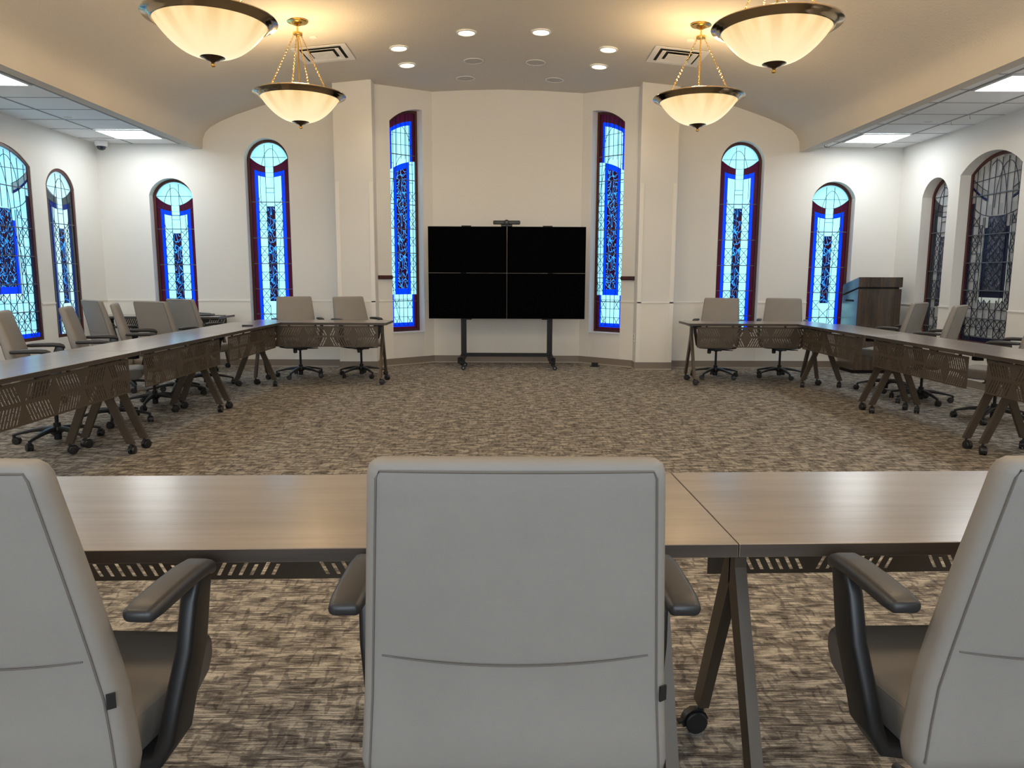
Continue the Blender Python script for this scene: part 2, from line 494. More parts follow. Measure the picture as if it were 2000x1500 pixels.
    nb.l.new(mx.outputs[0], m2.inputs[1]); nb.l.new(gl.outputs[0], m2.inputs[2]); nb.l.new(m2.outputs[0], out.inputs[0])
    return m
def clear_mat():
    m = bpy.data.materials.new('clear_back'); m.use_nodes = True; nb = NB(m); nb.n.remove(nb.bsdf)
    t = nb.node('ShaderNodeBsdfTransparent'); nb.l.new(t.outputs[0], nb.n['Material Output'].inputs[0]); return m
M_CLEAR = clear_mat()
M_LEAD = mat('lead_came', (.022,.032,.06), .5, .5)
M_BAR = mat('iron_support_bar', (.10,.115,.14), .45, .4)
M_FRAME = wood('dark_red_wood_frame', (.035,.008,.008), (.085,.018,.014), 2, .4, .1)

def inside(p, poly):
    x, y = p; c = False; n = len(poly)
    for i in range(n):
        x0, y0 = poly[i]; x1, y1 = poly[(i+1) % n]
        if (y0 > y) != (y1 > y) and x < (x1-x0)*(y-y0)/(y1-y0) + x0: c = not c
    return c
class Lead:
    def __init__(s, poly): s.poly = poly; s.m = MB()
    def line(s, pts, w=.0065, t=.005, step=.03):
        for (x0, z0), (x1, z1) in zip(pts, pts[1:]):
            L = math.hypot(x1-x0, z1-z0); n = max(1, int(L/step)); run = None
            for k in range(n+1):
                p = (x0+(x1-x0)*k/n, z0+(z1-z0)*k/n); ok = inside(p, s.poly)
                if ok and run is None: run = p
                if run is not None and (not ok or k == n):
                    q = p if ok else (x0+(x1-x0)*(k-1)/n, z0+(z1-z0)*(k-1)/n)
                    if abs(q[0]-run[0]) + abs(q[1]-run[1]) > 1e-4: s.bar(run, q, w, t)
                    run = None
    def bar(s, a, b, w, t):
        dx, dz = b[0]-a[0], b[1]-a[1]; L = math.hypot(dx, dz)
        s.m.box(((a[0]+b[0])/2, -.004 - t/2, (a[1]+b[1])/2), (L + w*.6, t, w), Matrix.Rotation(-math.atan2(dz, dx), 4, 'Y'))
    def cross(s, x0, x1, z0, z1): s.line([(x0,z0),(x1,z1)], .0055); s.line([(x0,z1),(x1,z0)], .0055)
    def arc(s, cx, cz_, rx, rz, a0, a1, n=24, w=.005):
        s.line([(cx+rx*math.cos(a0+(a1-a0)*k/n), cz_+rz*math.sin(a0+(a1-a0)*k/n)) for k in range(n+1)], w, step=.012)

def window(num, A, B, u0, zsill, w, hs, rise, kind, depth=.13, asym=0, **k):
    """opening centred u0 along the wall A->B"""
    Av, d, nrm, L = frame_of(A, B)
    root = empty('window_%d' % num, Av + d*u0 + nrm*depth + Vector((0,0,zsill)), math.atan2(d.y, d.x), kind='structure')
    ft = .038
    o_out = arch_pts(w, 0, hs, rise, 20, asym); 
    if asym == 0: o_in = arch_pts(w-2*ft, ft, hs, rise-ft, 20, 0)
    else: o_in = arch_pts(w-2*ft, ft, hs+.012-ft, rise-.012, 20, asym)
    m = MB(); n = len(o_out)
    for (ya, yb, oo, ii) in ((-.02, .05, o_out, o_in),):
        r = [[m.v((x, yy, z)) for x, z in ol] for yy, ol in ((ya, oo), (ya, ii), (yb, ii), (yb, oo))]
        for q in range(4):
            a, b = r[q], r[(q+1) % 4]
            for i in range(n): m.face([a[i], a[(i+1)%n], b[(i+1)%n], b[i]])
    m.build('frame', M_FRAME, root, angle=30)
    # thin raised inner bead of the frame
    hw = w/2 - ft; H = hs + (rise - ft if asym == 0 else rise - ft)
    m = MB(); a = [m.v((x, 0, z)) for x, z in o_in]; b = [m.v((x, .006, z)) for x, z in o_in]
    m.face(a, 0); m.face(list(reversed(b)), 1)
    for i in range(n): m.face([a[i], b[i], b[(i+1)%n], a[(i+1)%n]], 1)
    gm = glass_mat('stained_glass_%d' % num, kind, hw, H, **k)
    m.build('glass_pane', [gm, M_CLEAR], root, smooth=False)
    ld = Lead(o_in); bars = Lead(o_in); g = .066
    Wd = 2*hw
    def barline(z): bars.line([(-hw-.02, z), (hw+.02, z)], .011, .012, .02)
    if kind == 'A':
        top = H - Wd*.375
        ld.line([(-hw, top), (hw, top)], .006)
        for sx in (-1, 1): ld.line([(sx*hw*.22, H), (sx*hw*.22, H-k['vtop'])], .006)
        for s0, c0 in ((.62,.24),(.77,.13),(.885,.13)):
            ld.line([(hw*uu/12, H - Wd*s0 + Wd*c0*(uu/12)**2) for uu in range(-12, 13)], .004, step=.015)
        for sx in (-1, 1):
            ld.line([(sx*hw*.80, H-Wd*.7), (sx*hw*.80, 0)], .006); ld.line([(sx*hw*.62, H-Wd*.84), (sx*hw*.62, 0)], .006)
            ld.line([(sx*hw*.215, H-k['vtop']), (sx*hw*.215, k['vbot'])], .006)
        zb = H - k['vtop'] + .06
        for q in (.16, .10): ld.line([(-hw*.22, zb+q+.03), (hw*.22, zb+q+.03)], .006)
        ld.arc(0, zb+.06, hw*.60, .12, PI, 2*PI)          # shallow bowl over the vine panel
        barline(zb)
        z = zb - .02; r = 0
        pat = k.get('pat', [1,1,1,1,0,1,1,0,1,0,1,1,1,1,0,1,1,1,0,1,1])
        while z > .02:
            zn = z - .118
            for sx in (-1, 1):
                a_, b_ = sorted((sx*hw*.22, sx*hw*.62)); ld.line([(a_, zn), (b_, zn)], .006)
                if pat[r % len(pat)]: ld.cross(a_, b_, zn, z)
            if z < k['vbot']:
                ld.line([(-hw*.22, zn), (hw*.22, zn)], .006)
                for sx in (-1, 1): ld.line([(sx*hw*.22, z), (sx*hw*.22, zn)], .006)
                if r % 2: ld.cross(-hw*.22, hw*.22, zn, z)
            if r % 3 == 0 and r: barline(zn)
            z = zn; r += 1
        # the large looping curves
        fl = k.get('flip', 1)
        ld.arc(fl*hw*.10, H-.62, hw*.62, .54, -.2, PI+.4, 30, .005)
        ld.arc(fl*hw*.9, .55, hw*.62, 1.05, PI*.62, PI*1.42, 30, .005)
    elif kind == 'B':
        for sx in (-1, 1):
            for uu in (.37, .56, .80 if sx else .8): ld.line([(sx*hw*uu, k['z1'] if uu < .7 else 0), (sx*hw*uu, H)], .006)
        for uu in (-.3, .0, .3): ld.line([(hw*uu, H), (hw*uu, H-.64)], .006); ld.line([(hw*uu, .1), (hw*uu, k['z1'])], .006)
        z = H - .2; r = 0
        while z > .1:
            zn = z - .128
            for sx in (-1, 1):
                a_, b_ = sorted((sx*hw*.56, sx*hw)); ld.line([(a_, zn), (b_, zn)], .006)
                if zn > k['z1'] and z < H-.9 and (r % 5) not in (1, 3): ld.cross(a_, b_, zn, z)
                if zn < k['z1']-.02:
                    ld.line([(-hw*.68, zn), (hw*.68, zn)], .006)
                    if r % 2: ld.cross(sx*hw*.68, sx*hw*.3, zn, z)
            z = zn; r += 1
        for zz in (H-.30, H-.46): ld.line([(-hw, zz), (hw, zz+.02)], .006)
        for q in range(1, 8): barline(.10 + q*.345)
        ld.arc(-asym*hw*.8, H-.50, hw*1.5, .38, 0, PI, 24); ld.arc(asym*hw*.1, 1.3, hw*1.0, 1.2, PI*.5, PI*1.5, 30)
    else:
        g = .108
        for q in range(-5, 6): ld.line([(q*g, H), (q*g, H-.66 if abs(q) < 3 else 0)], .006)
        ld.line([(-hw, H-.26), (hw, H-.20)], .007); barline(H-.42)
        for dz in (0, .11): ld.line([(hw*uu/12, H-.42-dz+.20*(uu/12)**2) for uu in range(-12, -4)], .006); ld.line([(hw*uu/12, H-.42-dz+.20*(uu/12)**2) for uu in range(5, 13)], .006)
        ld.arc(0, H-.5, hw*.92, k['vtop']-.5, PI, 2*PI, 30, .007)
        for sx in (-1, 1):
            for uu in (.31, .44, .50): ld.line([(sx*hw*uu, H-k['vtop']), (sx*hw*uu, k['vbot']-.06)], .006)
        z = H - k['vtop'] + .02; r = 0
        while z > .12:
            zn = z - .108
            ld.line([(-hw, zn), (-hw*.5, zn)], .006); ld.line([(hw*.5, zn), (hw, zn)], .006)
            for c in range(-5, 5):
                xa, xb = c*g, (c+1)*g; side = min(abs(xa), abs(xb)) >= hw*.5-.06
                low = zn < k['vbot'] - .07
                if side and not low: xa, xb = (max(xa, hw*.5), xb) if c > 0 else (xa, min(xb, -hw*.5))
                if low: ld.line([(xa, zn), (xb, zn)], .006); ld.line([(xa, z), (xa, zn)], .006)
                if (side or low) and (c*3 + r*2 + (c*c)) % 3 != 0: ld.cross(xa, xb, zn, z)
            if r % 3 == 1: barline(zn)
            z = zn; r += 1
        # diagonal net over the vines
        for q in range(-6, 14):
            za = k['vbot'] + q*.10
            for sg in (-1, 1):
                P = [(-hw*.30*sg + hw*.60*sg*tt, za + .26*tt) for tt in (0, .25, .5, .75, 1)]
                P = [p for p in P if k['vbot']+.08 < p[1] < H-k['vtop']]
                if len(P) > 1: ld.line(P, .0035)
        ld.arc(.12, H-.58, .20, .50, 0, PI, 24); ld.arc(-.10, H-.95, .26, .90, -.2, PI*.6, 24)
        ld.arc(.02, .5, .30, .9, -.3, PI*.45, 24)
    lm = ld.m; lm.build('leading', M_LEAD, root, smooth=False)
    bars.m.build('support_bars', M_BAR, root, smooth=False)
    return root, arch_pts(w, 0, hs, rise, 20, asym)

def hole(u0, zsill, outline): return [(u0+u, zsill+z) for u, z in outline]

# back wall, left and right of the pilasters
SILL = .50
def build_wall_with_windows(name, A, B, ztop, wins, thick=.26):
    holes = []
    for w in wins:
        r, ol = window(*w['num_args'], **w['kw']); holes.append(hole(w['num_args'][3], w['num_args'][4], ol))
    return wall(name, A, B, ztop, holes, thick)
A1, B1 = (XL, YB), (-2.10, YB)
K_S = dict(vtop=.70, vbot=.42); K_T = dict(vtop=.86, vbot=.42)
build_wall_with_windows('wall_back_left', A1, B1, 4.1, [
    dict(num_args=(1, A1, B1, -4.622-XL, SILL, .595, 1.87, .225, 'A'), kw=dict(flip=-1, **K_S)),
    dict(num_args=(2, A1, B1, -3.295-XL, SILL, .600, 2.375, .255, 'A'), kw=dict(flip=1, **K_T))])
A2, B2 = (2.10, YB), (XR, YB)
build_wall_with_windows('wall_back_right', A2, B2, 4.1, [
    dict(num_args=(3, A2, B2, 3.235-2.10, SILL, .600, 2.375, .255, 'A'), kw=dict(flip=-1, **K_T)),
    dict(num_args=(4, A2, B2, 4.522-2.10, SILL, .595, 1.87, .225, 'A'), kw=dict(flip=1, **K_S))])
# bay: two canted walls with tall windows and the centre wall behind the screens
LA, LB = (-1.80, YB), (-1.085, 11.11)
RA, RB = (1.085, 11.11), (1.80, YB)
def nb_z(nb): return nb.xyz()[2]
def tL(nb, x): return 3.10 - nb_z(nb) - (.27 - x)*(.27 - x)*.72
def tR(nb, x): return 3.10 - nb_z(nb) - (.27 + x)*(.27 + x)*.72
build_wall_with_windows('wall_bay_left', LA, LB, 4.1, [
    dict(num_args=(5, LA, LB, .50, .475, .54, 2.925, .215, 'B'), kw=dict(asym=1, depth=.15, z1=.54, tilt=tL, navy=.2, vs=16))], .24)
build_wall_with_windows('wall_bay_right', RA, RB, 4.1, [
    dict(num_args=(6, RA, RB, .44, .475, .54, 2.925, .215, 'B'), kw=dict(asym=-1, depth=.15, z1=.54, tilt=tR, navy=.2, vs=16))], .24)
wall('wall_bay_center', LB, RA, 4.1, [], .2)
# side walls
YA = YR
build_wall_with_windows('wall_left', (XL, YR), (XL, YB), 4.1, [
    dict(num_args=(7, (XL, YR), (XL, YB), 9.60-YR, SILL, .60, 1.87, .22, 'A'), kw=dict(depth=.03, blue=(.012,.02,.16), pale=(.92,.95,.95), pale2=(1.0,1.0,.97), red=(.09,.075,.07), flip=1, **K_S)),
    dict(num_args=(8, (XL, YR), (XL, YB), 8.50-YR, SILL, 1.06, 2.03, .20, 'C'), kw=dict(depth=.03, vtop=.68, vbot=.56, pale=(.45,.80,1.0), pale2=(.80,.90,.93)))], .24)
build_wall_with_windows('wall_right', (XR, YB), (XR, YR), 4.1, [
    dict(num_args=(9, (XR, YB), (XR, YR), YB-9.63, SILL, .58, 1.82, .22, 'A'), kw=dict(depth=.15, df=.9, dg=0, pale=(.30,.31,.33), pale2=(.52,.54,.56), blue=(.05,.055,.065), vine=(.2,.22,.26), vbg=(.04,.045,.07), red=(.05,.05,.055), flip=-1, **K_S)),  # missing backlight is put into the pane colours: greyed and darkened
    dict(num_args=(10, (XR, YB), (XR, YR), YB-8.58, SILL, 1.08, 2.0, .20, 'C'), kw=dict(depth=.15, vtop=.68, vbot=.56, df=.9, dg=0, pale=(.28,.29,.31), pale2=(.52,.54,.56), blue=(.012,.014,.04), vine=(.16,.18,.24), vbg=(.045,.05,.075)))], .24)  # large pane greyed too, its lack of backlight painted into the glass
wall('wall_rear', (XR, YR), (XL, YR), 4.1, [], .2)
# unseen box added beyond the right-hand wall to keep sky off its windows
mb = MB(); mb.box((7.0, 7.8, 2.0), (.1, 7.0, 4.2)); mb.box((6.3, 4.35, 2.0), (1.3, .1, 4.2)); mb.box((6.3, 11.25, 2.0), (1.3, .1, 4.2)); mb.box((6.3, 7.8, 4.15), (1.5, 7.0, .1))
tag(mb.build('wall_sky_block', M_WALL, smooth=False), kind='structure')

# pilasters
for nm, xa, xb in (('wall_pilaster_left', -2.315, -1.80), ('wall_pilaster_right', 1.79, 2.295)):
    m = MB(); m.box(((xa+xb)/2, 10.27+.25, 2.05), (xb-xa, .5, 4.1)); tag(m.build(nm, M_WALL, smooth=False), kind='structure')

# chair-rail line, baseboards, corner guards
def strip(name, pts, z0, h, t, m_, shoe=False, off=0.0):
    m = MB()
    for (a, b) in pts:
        Av, d, nrm, L = frame_of(a, b); c = Av + d*L/2 - nrm*(t/2+off)
        m.box((c.x, c.y, z0+h/2), (L, t, h), rotz(math.atan2(d.y, d.x)))
        if shoe:
            c2 = Av + d*L/2 - nrm*(t+.004); m.box((c2.x, c2.y, .008), (L, .012, .016), rotz(math.atan2(d.y, d.x)), mi=1)
    o = m.build(name, [m_, M_BASESHOE], smooth=False); tag(o, kind='structure'); return o
PLF, PRF = 10.27, 10.27
strip('baseboard_back', [((XL, YB), (-2.315, YB)), ((2.295, YB), (XR, YB))], 0, .105, .012, M_BASE, True)
strip('baseboard_pilasters', [((-2.315, YB), (-2.315, PLF)), ((-2.315, PLF), (-1.80, PLF)), ((-1.80, PLF), (-1.80, YB)), ((1.79, YB), (1.79, PRF)), ((1.79, PRF), (2.295, PRF)), ((2.295, PRF), (2.295, YB))], 0, .105, .012, M_BASE, True)
strip('baseboard_bay', [(LA, LB), (LB, RA), (RA, RB)], 0, .105, .012, M_BASE, True)
strip('baseboard_left', [((XL, YR), (XL, YB))], 0, .105, .012, M_BASE, True)
strip('baseboard_right', [((XR, YB), (XR, YR))], 0, .105, .012, M_BASE, True)
# wall covering below a thin moulding
def rail_segments(A, B, gaps):
    Av, d, nrm, L = frame_of(A, B); us = [0]; segs = []
    for g0, g1 in sorted(gaps): segs.append((us[-1], g0)); us.append(g1)
    segs.append((us[-1], L))
    return [((Av+d*a).to_2d()[:], (Av+d*b).to_2d()[:]) for a, b in segs if b-a > .01]
def cover(name, A, B, gaps, zr=.925):
    segs = rail_segments(A, B, gaps)
    m = MB()
    for a, b in segs:
        Av, d, nrm, L = frame_of(a, b); c = Av + d*L/2; R = rotz(math.atan2(d.y, d.x))
        p = c - nrm*.004; m.box((p.x, p.y, zr+.006), (L, .016, .016), R, mi=1)
        p = c - nrm*.0015; m.box((p.x, p.y, (zr+.1)/2), (L, .005, zr-.1), R, mi=0)
    o = m.build(name, [M_WAINS, M_RAIL], smooth=False); tag(o, kind='structure')
cover('trim_1', (XL, YB), (-2.315, YB), [(-4.622-XL-.2975, -4.622-XL+.2975), (-3.295-XL-.30, -3.295-XL+.30)])
cover('trim_2', (2.295, YB), (XR, YB), [(3.235-2.295-.30, 3.235-2.295+.30), (4.522-2.295-.2975, 4.522-2.295+.2975)])
cover('trim_3', (XL, YR), (XL, YB), [(9.60-YR-.30, 9.60-YR+.30), (8.50-YR-.53, 8.50-YR+.53)])
cover('trim_4', (XR, YB), (XR, YR), [(YB-9.63-.29, YB-9.63+.29), (YB-8.58-.54, YB-8.58+.54)])
cover('trim_5', LA, LB, [(.23, .77)]); cover('trim_6', RA, RB, [(.17, .71)]); cover('trim_7', LB, RA, [])
cover('trim_8', (-2.315, PLF), (-1.80, PLF), []); cover('trim_9', (1.79, PRF), (2.295, PRF), [])
# corner guards on the pilasters
m = MB()
for xc in (-2.285, -1.83, 1.82, 2.265): m.box((xc, PLF-.006, 1.32), (.055, .012, 2.42))
tag(m.build('trim_10', M_RAIL, smooth=False), kind='structure')
# dark red rail between bay windows and pilasters
for nm, a, b, u0, u1 in (('trim_11', LA, LB, .0, .225), ('trim_12', RA, RB, .715, .935)):
    Av, d, nrm, L = frame_of(a, b); m = MB(); c = Av + d*(u0+u1)/2; R = rotz(math.atan2(d.y, d.x))
    for zz, hh, tt in ((1.262, .055, .022), (1.262, .028, .034)):
        p = c - nrm*tt/2; m.box((p.x, p.y, zz), (u1-u0, tt, hh), R)
    tag(m.build(nm, M_FRAME, smooth=False), kind='structure')
# white sills of the bay windows
for nm, a, b, u0 in (('trim_13', LA, LB, .50), ('trim_14', RA, RB, .44)):
    Av, d, nrm, L = frame_of(a, b); m = MB(); c = Av + d*u0 + nrm*.05; m.box((c.x, c.y, .473), (.535, .14, .012), rotz(math.atan2(d.y, d.x)))
    tag(m.build(nm, M_SILL, smooth=False), kind='structure')

# ------------------------------------------------------------------ ceiling fixtures
def troffer(loc, sx, sy, label):
    o = empty('ceiling_light_panel', loc, 0, label, 'ceiling light', 'square light panels in the side ceilings')
    m = MB()
    for sg in (-1, 1):
        m.box((sg*(sx/2-.012), 0, -.006), (.024, sy, .012)); m.box((0, sg*(sy/2-.012), -.006), (sx-.048, .024, .012))
    m.build('frame', M_TBAR, o, smooth=False)
    m = MB(); m.box((0, 0, -.002), (sx-.05, sy-.05, .006)); m.build('diffuser', M_DIFF, o, smooth=False)
    return o
SXL, SXR = .62, .62
TL = [(-4.78, 9.785, 'bright square light panel over the left corner by the white dome camera'),
      (-4.78, 7.055, 'bright light panel cut by the left picture edge in the side ceiling')]
for x, y, lb in TL[:2]: troffer((x, y, ZT-.004), .62, .58 if y > 5 else .56, lb)
TRR = [(4.71, 9.785, 'bright square light panel over the wooden lectern corner'),
       (4.71, 7.055, 'bright light panel cut by the right picture edge in the side ceiling')]
for x, y, lb in TRR[:2]: troffer((x, y, ZT-.004), .62, .58 if y > 5 else .56, lb)

# area lamps added for assumed, unseen panels over and behind the camera
for lx in (-4.78, 4.71):
    for ly in (4.3, 1.6, -1.2): lamp('AREA', 'assumed_panel_lamp', (lx, ly, ZT-.02), L_TROFFER*PI*.31, (.90, .97, 1.0), .56)

def tilt_at(x):
    return -math.atan2(cz(x+.05)-cz(x-.05), .1)
def downlight(x, y, label):
    z = cz(x)
    o = empty('recessed_downlight', (x, y, z-.004), 0, label, 'downlight', 'round downlights in the plaster ceiling')
    o.rotation_euler = (0, tilt_at(x), 0)
    m = MB(); m.lathe([(.108, .0), (.108, -.006), (.094, -.012), (.088, -.008), (.088, 0)], 32); m.build('trim_ring', M_WHITE, o)
    m = MB(); m.lathe([(0, -.006), (.088, -.005), (.088, 0), (0, 0)], 32); m.build('lens', M_DOWN, o)
    lamp('SPOT', 'downlight_lamp', (x, y, z-.03), L_SPOT_W, (1.0, .84, .62), .07, (0,0,0), spot=2.3)
for x, y, lb in ((-.449, 8.573, 'left one of the two nearest lit downlights in the plaster ceiling'), (.365, 8.532, 'right one of the two nearest lit downlights in the plaster ceiling'),
                 (-1.251, 9.016, 'leftmost lit downlight, nearer than the one just beside it'), (1.160, 9.005, 'rightmost lit downlight, nearer than the one just beside it'),
                 (-1.248, 9.707, 'farthest lit downlight on the left, above the left bay window'), (1.140, 9.709, 'farthest lit downlight on the right, above the right bay window')):
    downlight(x, y, lb)
def ceiling_speaker(x, y, label):
    z = cz(x); o = empty('ceiling_speaker', (x, y, z-.003), 0, label, 'ceiling speaker', 'round speakers in the ceiling before the bay')
    o.rotation_euler = (0, tilt_at(x), 0)
    m = MB(); m.lathe([(.125, 0), (.125, -.006), (.116, -.009), (.113, -.005), (.113, 0)], 36); m.build('trim_ring', M_WHITE, o)
    m = MB(); m.lathe([(0, -.007), (.06, -.007), (.113, -.005), (.113, 0), (0, 0)], 36); m.build('grille', M_GREYSP, o)
for x, y, lb in ((-.419, 9.646, 'round grey ceiling speaker, nearer one on the left'), (.348, 9.686, 'round grey ceiling speaker, nearer one on the right'),
                 (-.563, 10.45, 'round grey ceiling speaker, farther one on the left near the wall'), (.632, 10.47, 'round grey ceiling speaker, farther one on the right near the wall')):
    ceiling_speaker(x, y, lb)
def cover_disc(x, y, z, label, rot=0, r=.042):
    o = MB(); o.lathe([(0, -.004), (r*.9, -.004), (r, -.001), (r, .004), (0, .004)], 24)
    ob = o.build('sprinkler_cover', M_WALL); ob.location = (x, y, z-.004); ob.rotation_euler = (0, rot, 0)
    tag(ob, label, 'sprinkler cover', 'round sprinkler covers')
cover_disc(-2.090, 8.449, cz(-2.09), 'small round cover plate beside the left pendant canopy', tilt_at(-2.09))
cover_disc(1.974, 8.457, cz(1.974), 'small round cover plate beside the right pendant canopy', tilt_at(1.974))
cover_disc(-4.995, 8.815, ZT, 'small round cover plate in the left tile ceiling')
cover_disc(4.815, 8.802, ZT, 'small round cover plate in the right tile ceiling')

def vent(x, y, label, sx):
    z = cz(x); o = empty('air_diffuser', (x, y, z-.006), 0, label, 'air vent', 'square air diffusers in the plaster ceiling')
    o.rotation_euler = (0, tilt_at(x), 0)
    def ring(m, w0, w1, z0, z1, t=.004):
        r0 = [(-w0,-w0),(w0,-w0),(w0,w0),(-w0,w0)]; r1 = [(-w1,-w1),(w1,-w1),(w1,w1),(-w1,w1)]
        a = [m.v((p[0],p[1],z0)) for p in r0]; b = [m.v((p[0],p[1],z1)) for p in r1]
        c = [m.v((p[0],p[1],z1+t)) for p in r1]; e = [m.v((p[0],p[1],z0+t)) for p in r0]
        for q, w in ((a,b),(b,c),(c,e),(e,a)):
            for i in range(4): m.face([q[i], q[(i+1)%4], w[(i+1)%4], w[i]])
    m = MB(); ring(m, .305, .235, -.006, -.002); m.build('outer_frame', M_TBAR, o, smooth=False)
    m = MB(); m.box((0,0,.004), (.47,.47,.004)); m.build('dark_throat', M_GAP, o, smooth=False)
    m = MB(); ring(m, .205, .150, -.016, .0); m.build('louvre', M_TBAR, o, smooth=False)
    m = MB(); ring(m, .125, .001, -.020, -.010); m.build('center_plate', M_TBAR, o, smooth=False)
vent(-2.11, 9.02, 'square white air diffuser behind the left far pendant', 1)
vent(1.96, 9.04, 'square white air diffuser behind the right far pendant', -1)

# pendants: origin at the ceiling
def make_pendant(drop=.71):
    root = empty('pendant_lamp', (0,0,0))
    m = MB(); m.lathe([(0, 0), (.105, 0), (.108, -.008), (.10, -.016), (.062, -.022), (.055, -.034), (.03, -.044), (.014, -.052), (0, -.054)], 40); m.build('canopy', M_BRASS, root)
    m = MB(); m.tube([(0,0,-.04), (0,0,-drop+.06)], .0085, 10); m.build('rod', M_BRASS, root)
    m = MB(); m.lathe([(.0, -.112), (.046, -.112), (.049, -.120), (.046, -.135), (.0, -.137)], 28)
    for k in range(4):
        a = 2*PI*k/4 + .56; m.lathe([(0, .012), (.006, .008), (.006, -.008), (0, -.012)], 8, (.042*math.cos(a), .042*math.sin(a), -.145))
    m.build('chain_hub', M_BRASS, root)
    for k in range(4):
        a = 2*PI*k/4 + .56; m = MB()
        p0 = Vector((.042*math.cos(a), .042*math.sin(a), -.15)); p1 = Vector((.31*math.cos(a), .31*math.sin(a), -drop+.012)); L = (p1-p0).length; n = int(L/.0165)
        d = (p1-p0).normalized(); sd = d.cross(Vector((0,0,1))).normalized(); s2 = d.cross(sd)
        for q in range(n):
            c = p0 + (p1-p0)*((q+.5)/n); w = sd if q % 2 else s2
            loop = [c + d*(.0115*math.cos(t)) + w*(.0062*math.sin(t)) for t in [2*PI*i/8 for i in range(8)]]
            for i in range(8):
                m.tube([loop[i], loop[(i+1)%8]], .0022, 4, cap=False)
        m.build('chain', M_BRASS, root)
    m = MB(); m.lathe([(0, -drop+.085), (.022, -drop+.080), (.03, -drop+.062), (.05, -drop+.056), (.062, -drop+.03), (.085, -drop+.02), (.09, -drop-.01), (0, -drop-.01)], 32)
    for k in range(4):
        a = 2*PI*k/4 + .56; m.tube([(.05*math.cos(a), .05*math.sin(a), -drop), (.40*math.cos(a), .40*math.sin(a), -drop-.004)], .006, 6)
    m.build('socket_cluster', M_BRASS, root)
    R = .46
    m = MB(); m.lathe([(R-.075, -drop+.006), (R-.03, -drop+.012), (R, -drop+.002), (R+.004, -drop-.006), (R, -drop-.012), (R-.028, -drop-.016), (R-.036, -drop-.026), (R-.050, -drop-.032), (R-.056, -drop-.044), (R-.068, -drop-.048), (R-.074, -drop-.040), (R-.075, -drop+.006)], 72)
    m.build('rim', M_RIM, root, angle=50)
    m = MB(); prof = []; r0 = R-.068
    for i in range(15):
        t = i/14; rr = r0*(1-t*.78); prof.append((rr, -.045 - .243*(1-(rr/r0)**2.4)))
    inner = [(r-.006 if r > .02 else r, z+.006) for r, z in reversed(prof)]
    m.lathe([(r, z) for r, z in prof] + inner, 72)
    b = m.build('bowl', M_BOWL, root, angle=60); b.location = (0, 0, -drop+.012)
    zb = -drop+.012-.235
    m = MB(); m.lathe([(0, zb-.020), (.10, zb-.024), (.104, zb-.032), (.088, zb-.046), (.058, zb-.056), (.045, zb-.066), (.02, zb-.074), (.010, zb-.084), (.0, zb-.086)], 36)
    m.build('finial_cap', M_BRONZED, root)
    m = MB(); m.lathe([(0, .017), (.010, .014), (.016, .004), (.016, -.005), (.010, -.013), (0, -.016)], 16, (0,0,zb-.10)); m.tube([(0,0,zb-.075),(0,0,zb-.09)], .006, 8); m.build('finial_ball', M_BRASS, root)
    return root
pend = make_pendant()
PEND = [(-2.118, 7.93, 0, 'far left brass pendant with a glowing alabaster bowl, its canopy in view'), (1.965, 7.96, .75, 'far right brass pendant with a glowing alabaster bowl, its canopy in view'),
        (-2.13, 5.66, .2, 'large near left bowl pendant cut by the top of the picture'), (1.965, 5.74, .35, 'large near right bowl pendant cut by the top of the picture')]
for i, (x, y, rz, lb) in enumerate(PEND):
    o = pend if i == 0 else copy_tree(pend)
    o.location = (x, y, cz(x)+.004); o.rotation_euler = (0, 0, rz); tag(o, lb, 'pendant lamp', 'bowl pendants on chains')
    lamp('POINT', 'pendant_bulb', (x, y, cz(x)-.60), L_BOWL_W, (1.0, .70, .36), .09)
for x, y in ((-2.1, 3.4), (1.97, 3.4), (-2.1, 1.1), (1.97, 1.1)):      # added bulbs for assumed nearer pendants that are not modelled
    lamp('POINT', 'pendant_bulb', (x, y, cz(x)-.60), L_BOWL_W*1.3, (1.0, .76, .48), .2)

# dome camera
o = empty('security_camera', (-5.42, 10.30, ZT-.004), 0, 'white dome security camera in the left ceiling corner', 'security camera')
m = MB(); m.lathe([(0,0),(.078,0),(.080,-.01),(.078,-.05),(.070,-.062),(0,-.062)], 32); m.build('housing', M_WHITE, o)
m = MB(); m.lathe([(.058,-.062),(.056,-.080),(.046,-.102),(.026,-.116),(0,-.120)], 28); m.build('dome', mat('smoked_dome', (.03,.035,.05), .08), o)
m = MB(); m.lathe([(.066,-.060),(.066,-.068),(.058,-.070),(.058,-.060),(.066,-.060)], 28); m.build('ring', M_TBAR, o)
# hook at the right soffit
m = MB(); m.box((0,0,-.004), (.03,.03,.008)); m.tube([(0,0,-.005),(0,0,-.02),(-.012,0,-.035),(-.018,0,-.052),(-.008,0,-.066),(.010,0,-.066),(.018,0,-.052)], [.008,.006,.005,.005,.005,.004,.003], 8)
o = m.build('ceiling_hook', M_BLACKM); o.location = (4.167, 10.03, ZT); o.scale = (1.15,1.15,1.15); tag(o, 'small black hook under the end of the right soffit', 'hook')
for i, (x, y) in enumerate(((5.02, 8.70), (5.02, 8.36))):
    m = MB(); m.tube([(0,0,0),(0,0,-.03),(.004,0,-.05),(.014,0,-.055)], .0025, 6); q = m.build('wire_clip', M_TGRID); q.location = (x, y, ZT)
    tag(q, 'thin wire clip on the right tile grid, %s one of two' % ('farther' if i == 0 else 'nearer'), 'clip', 'wire clips on the ceiling grid')

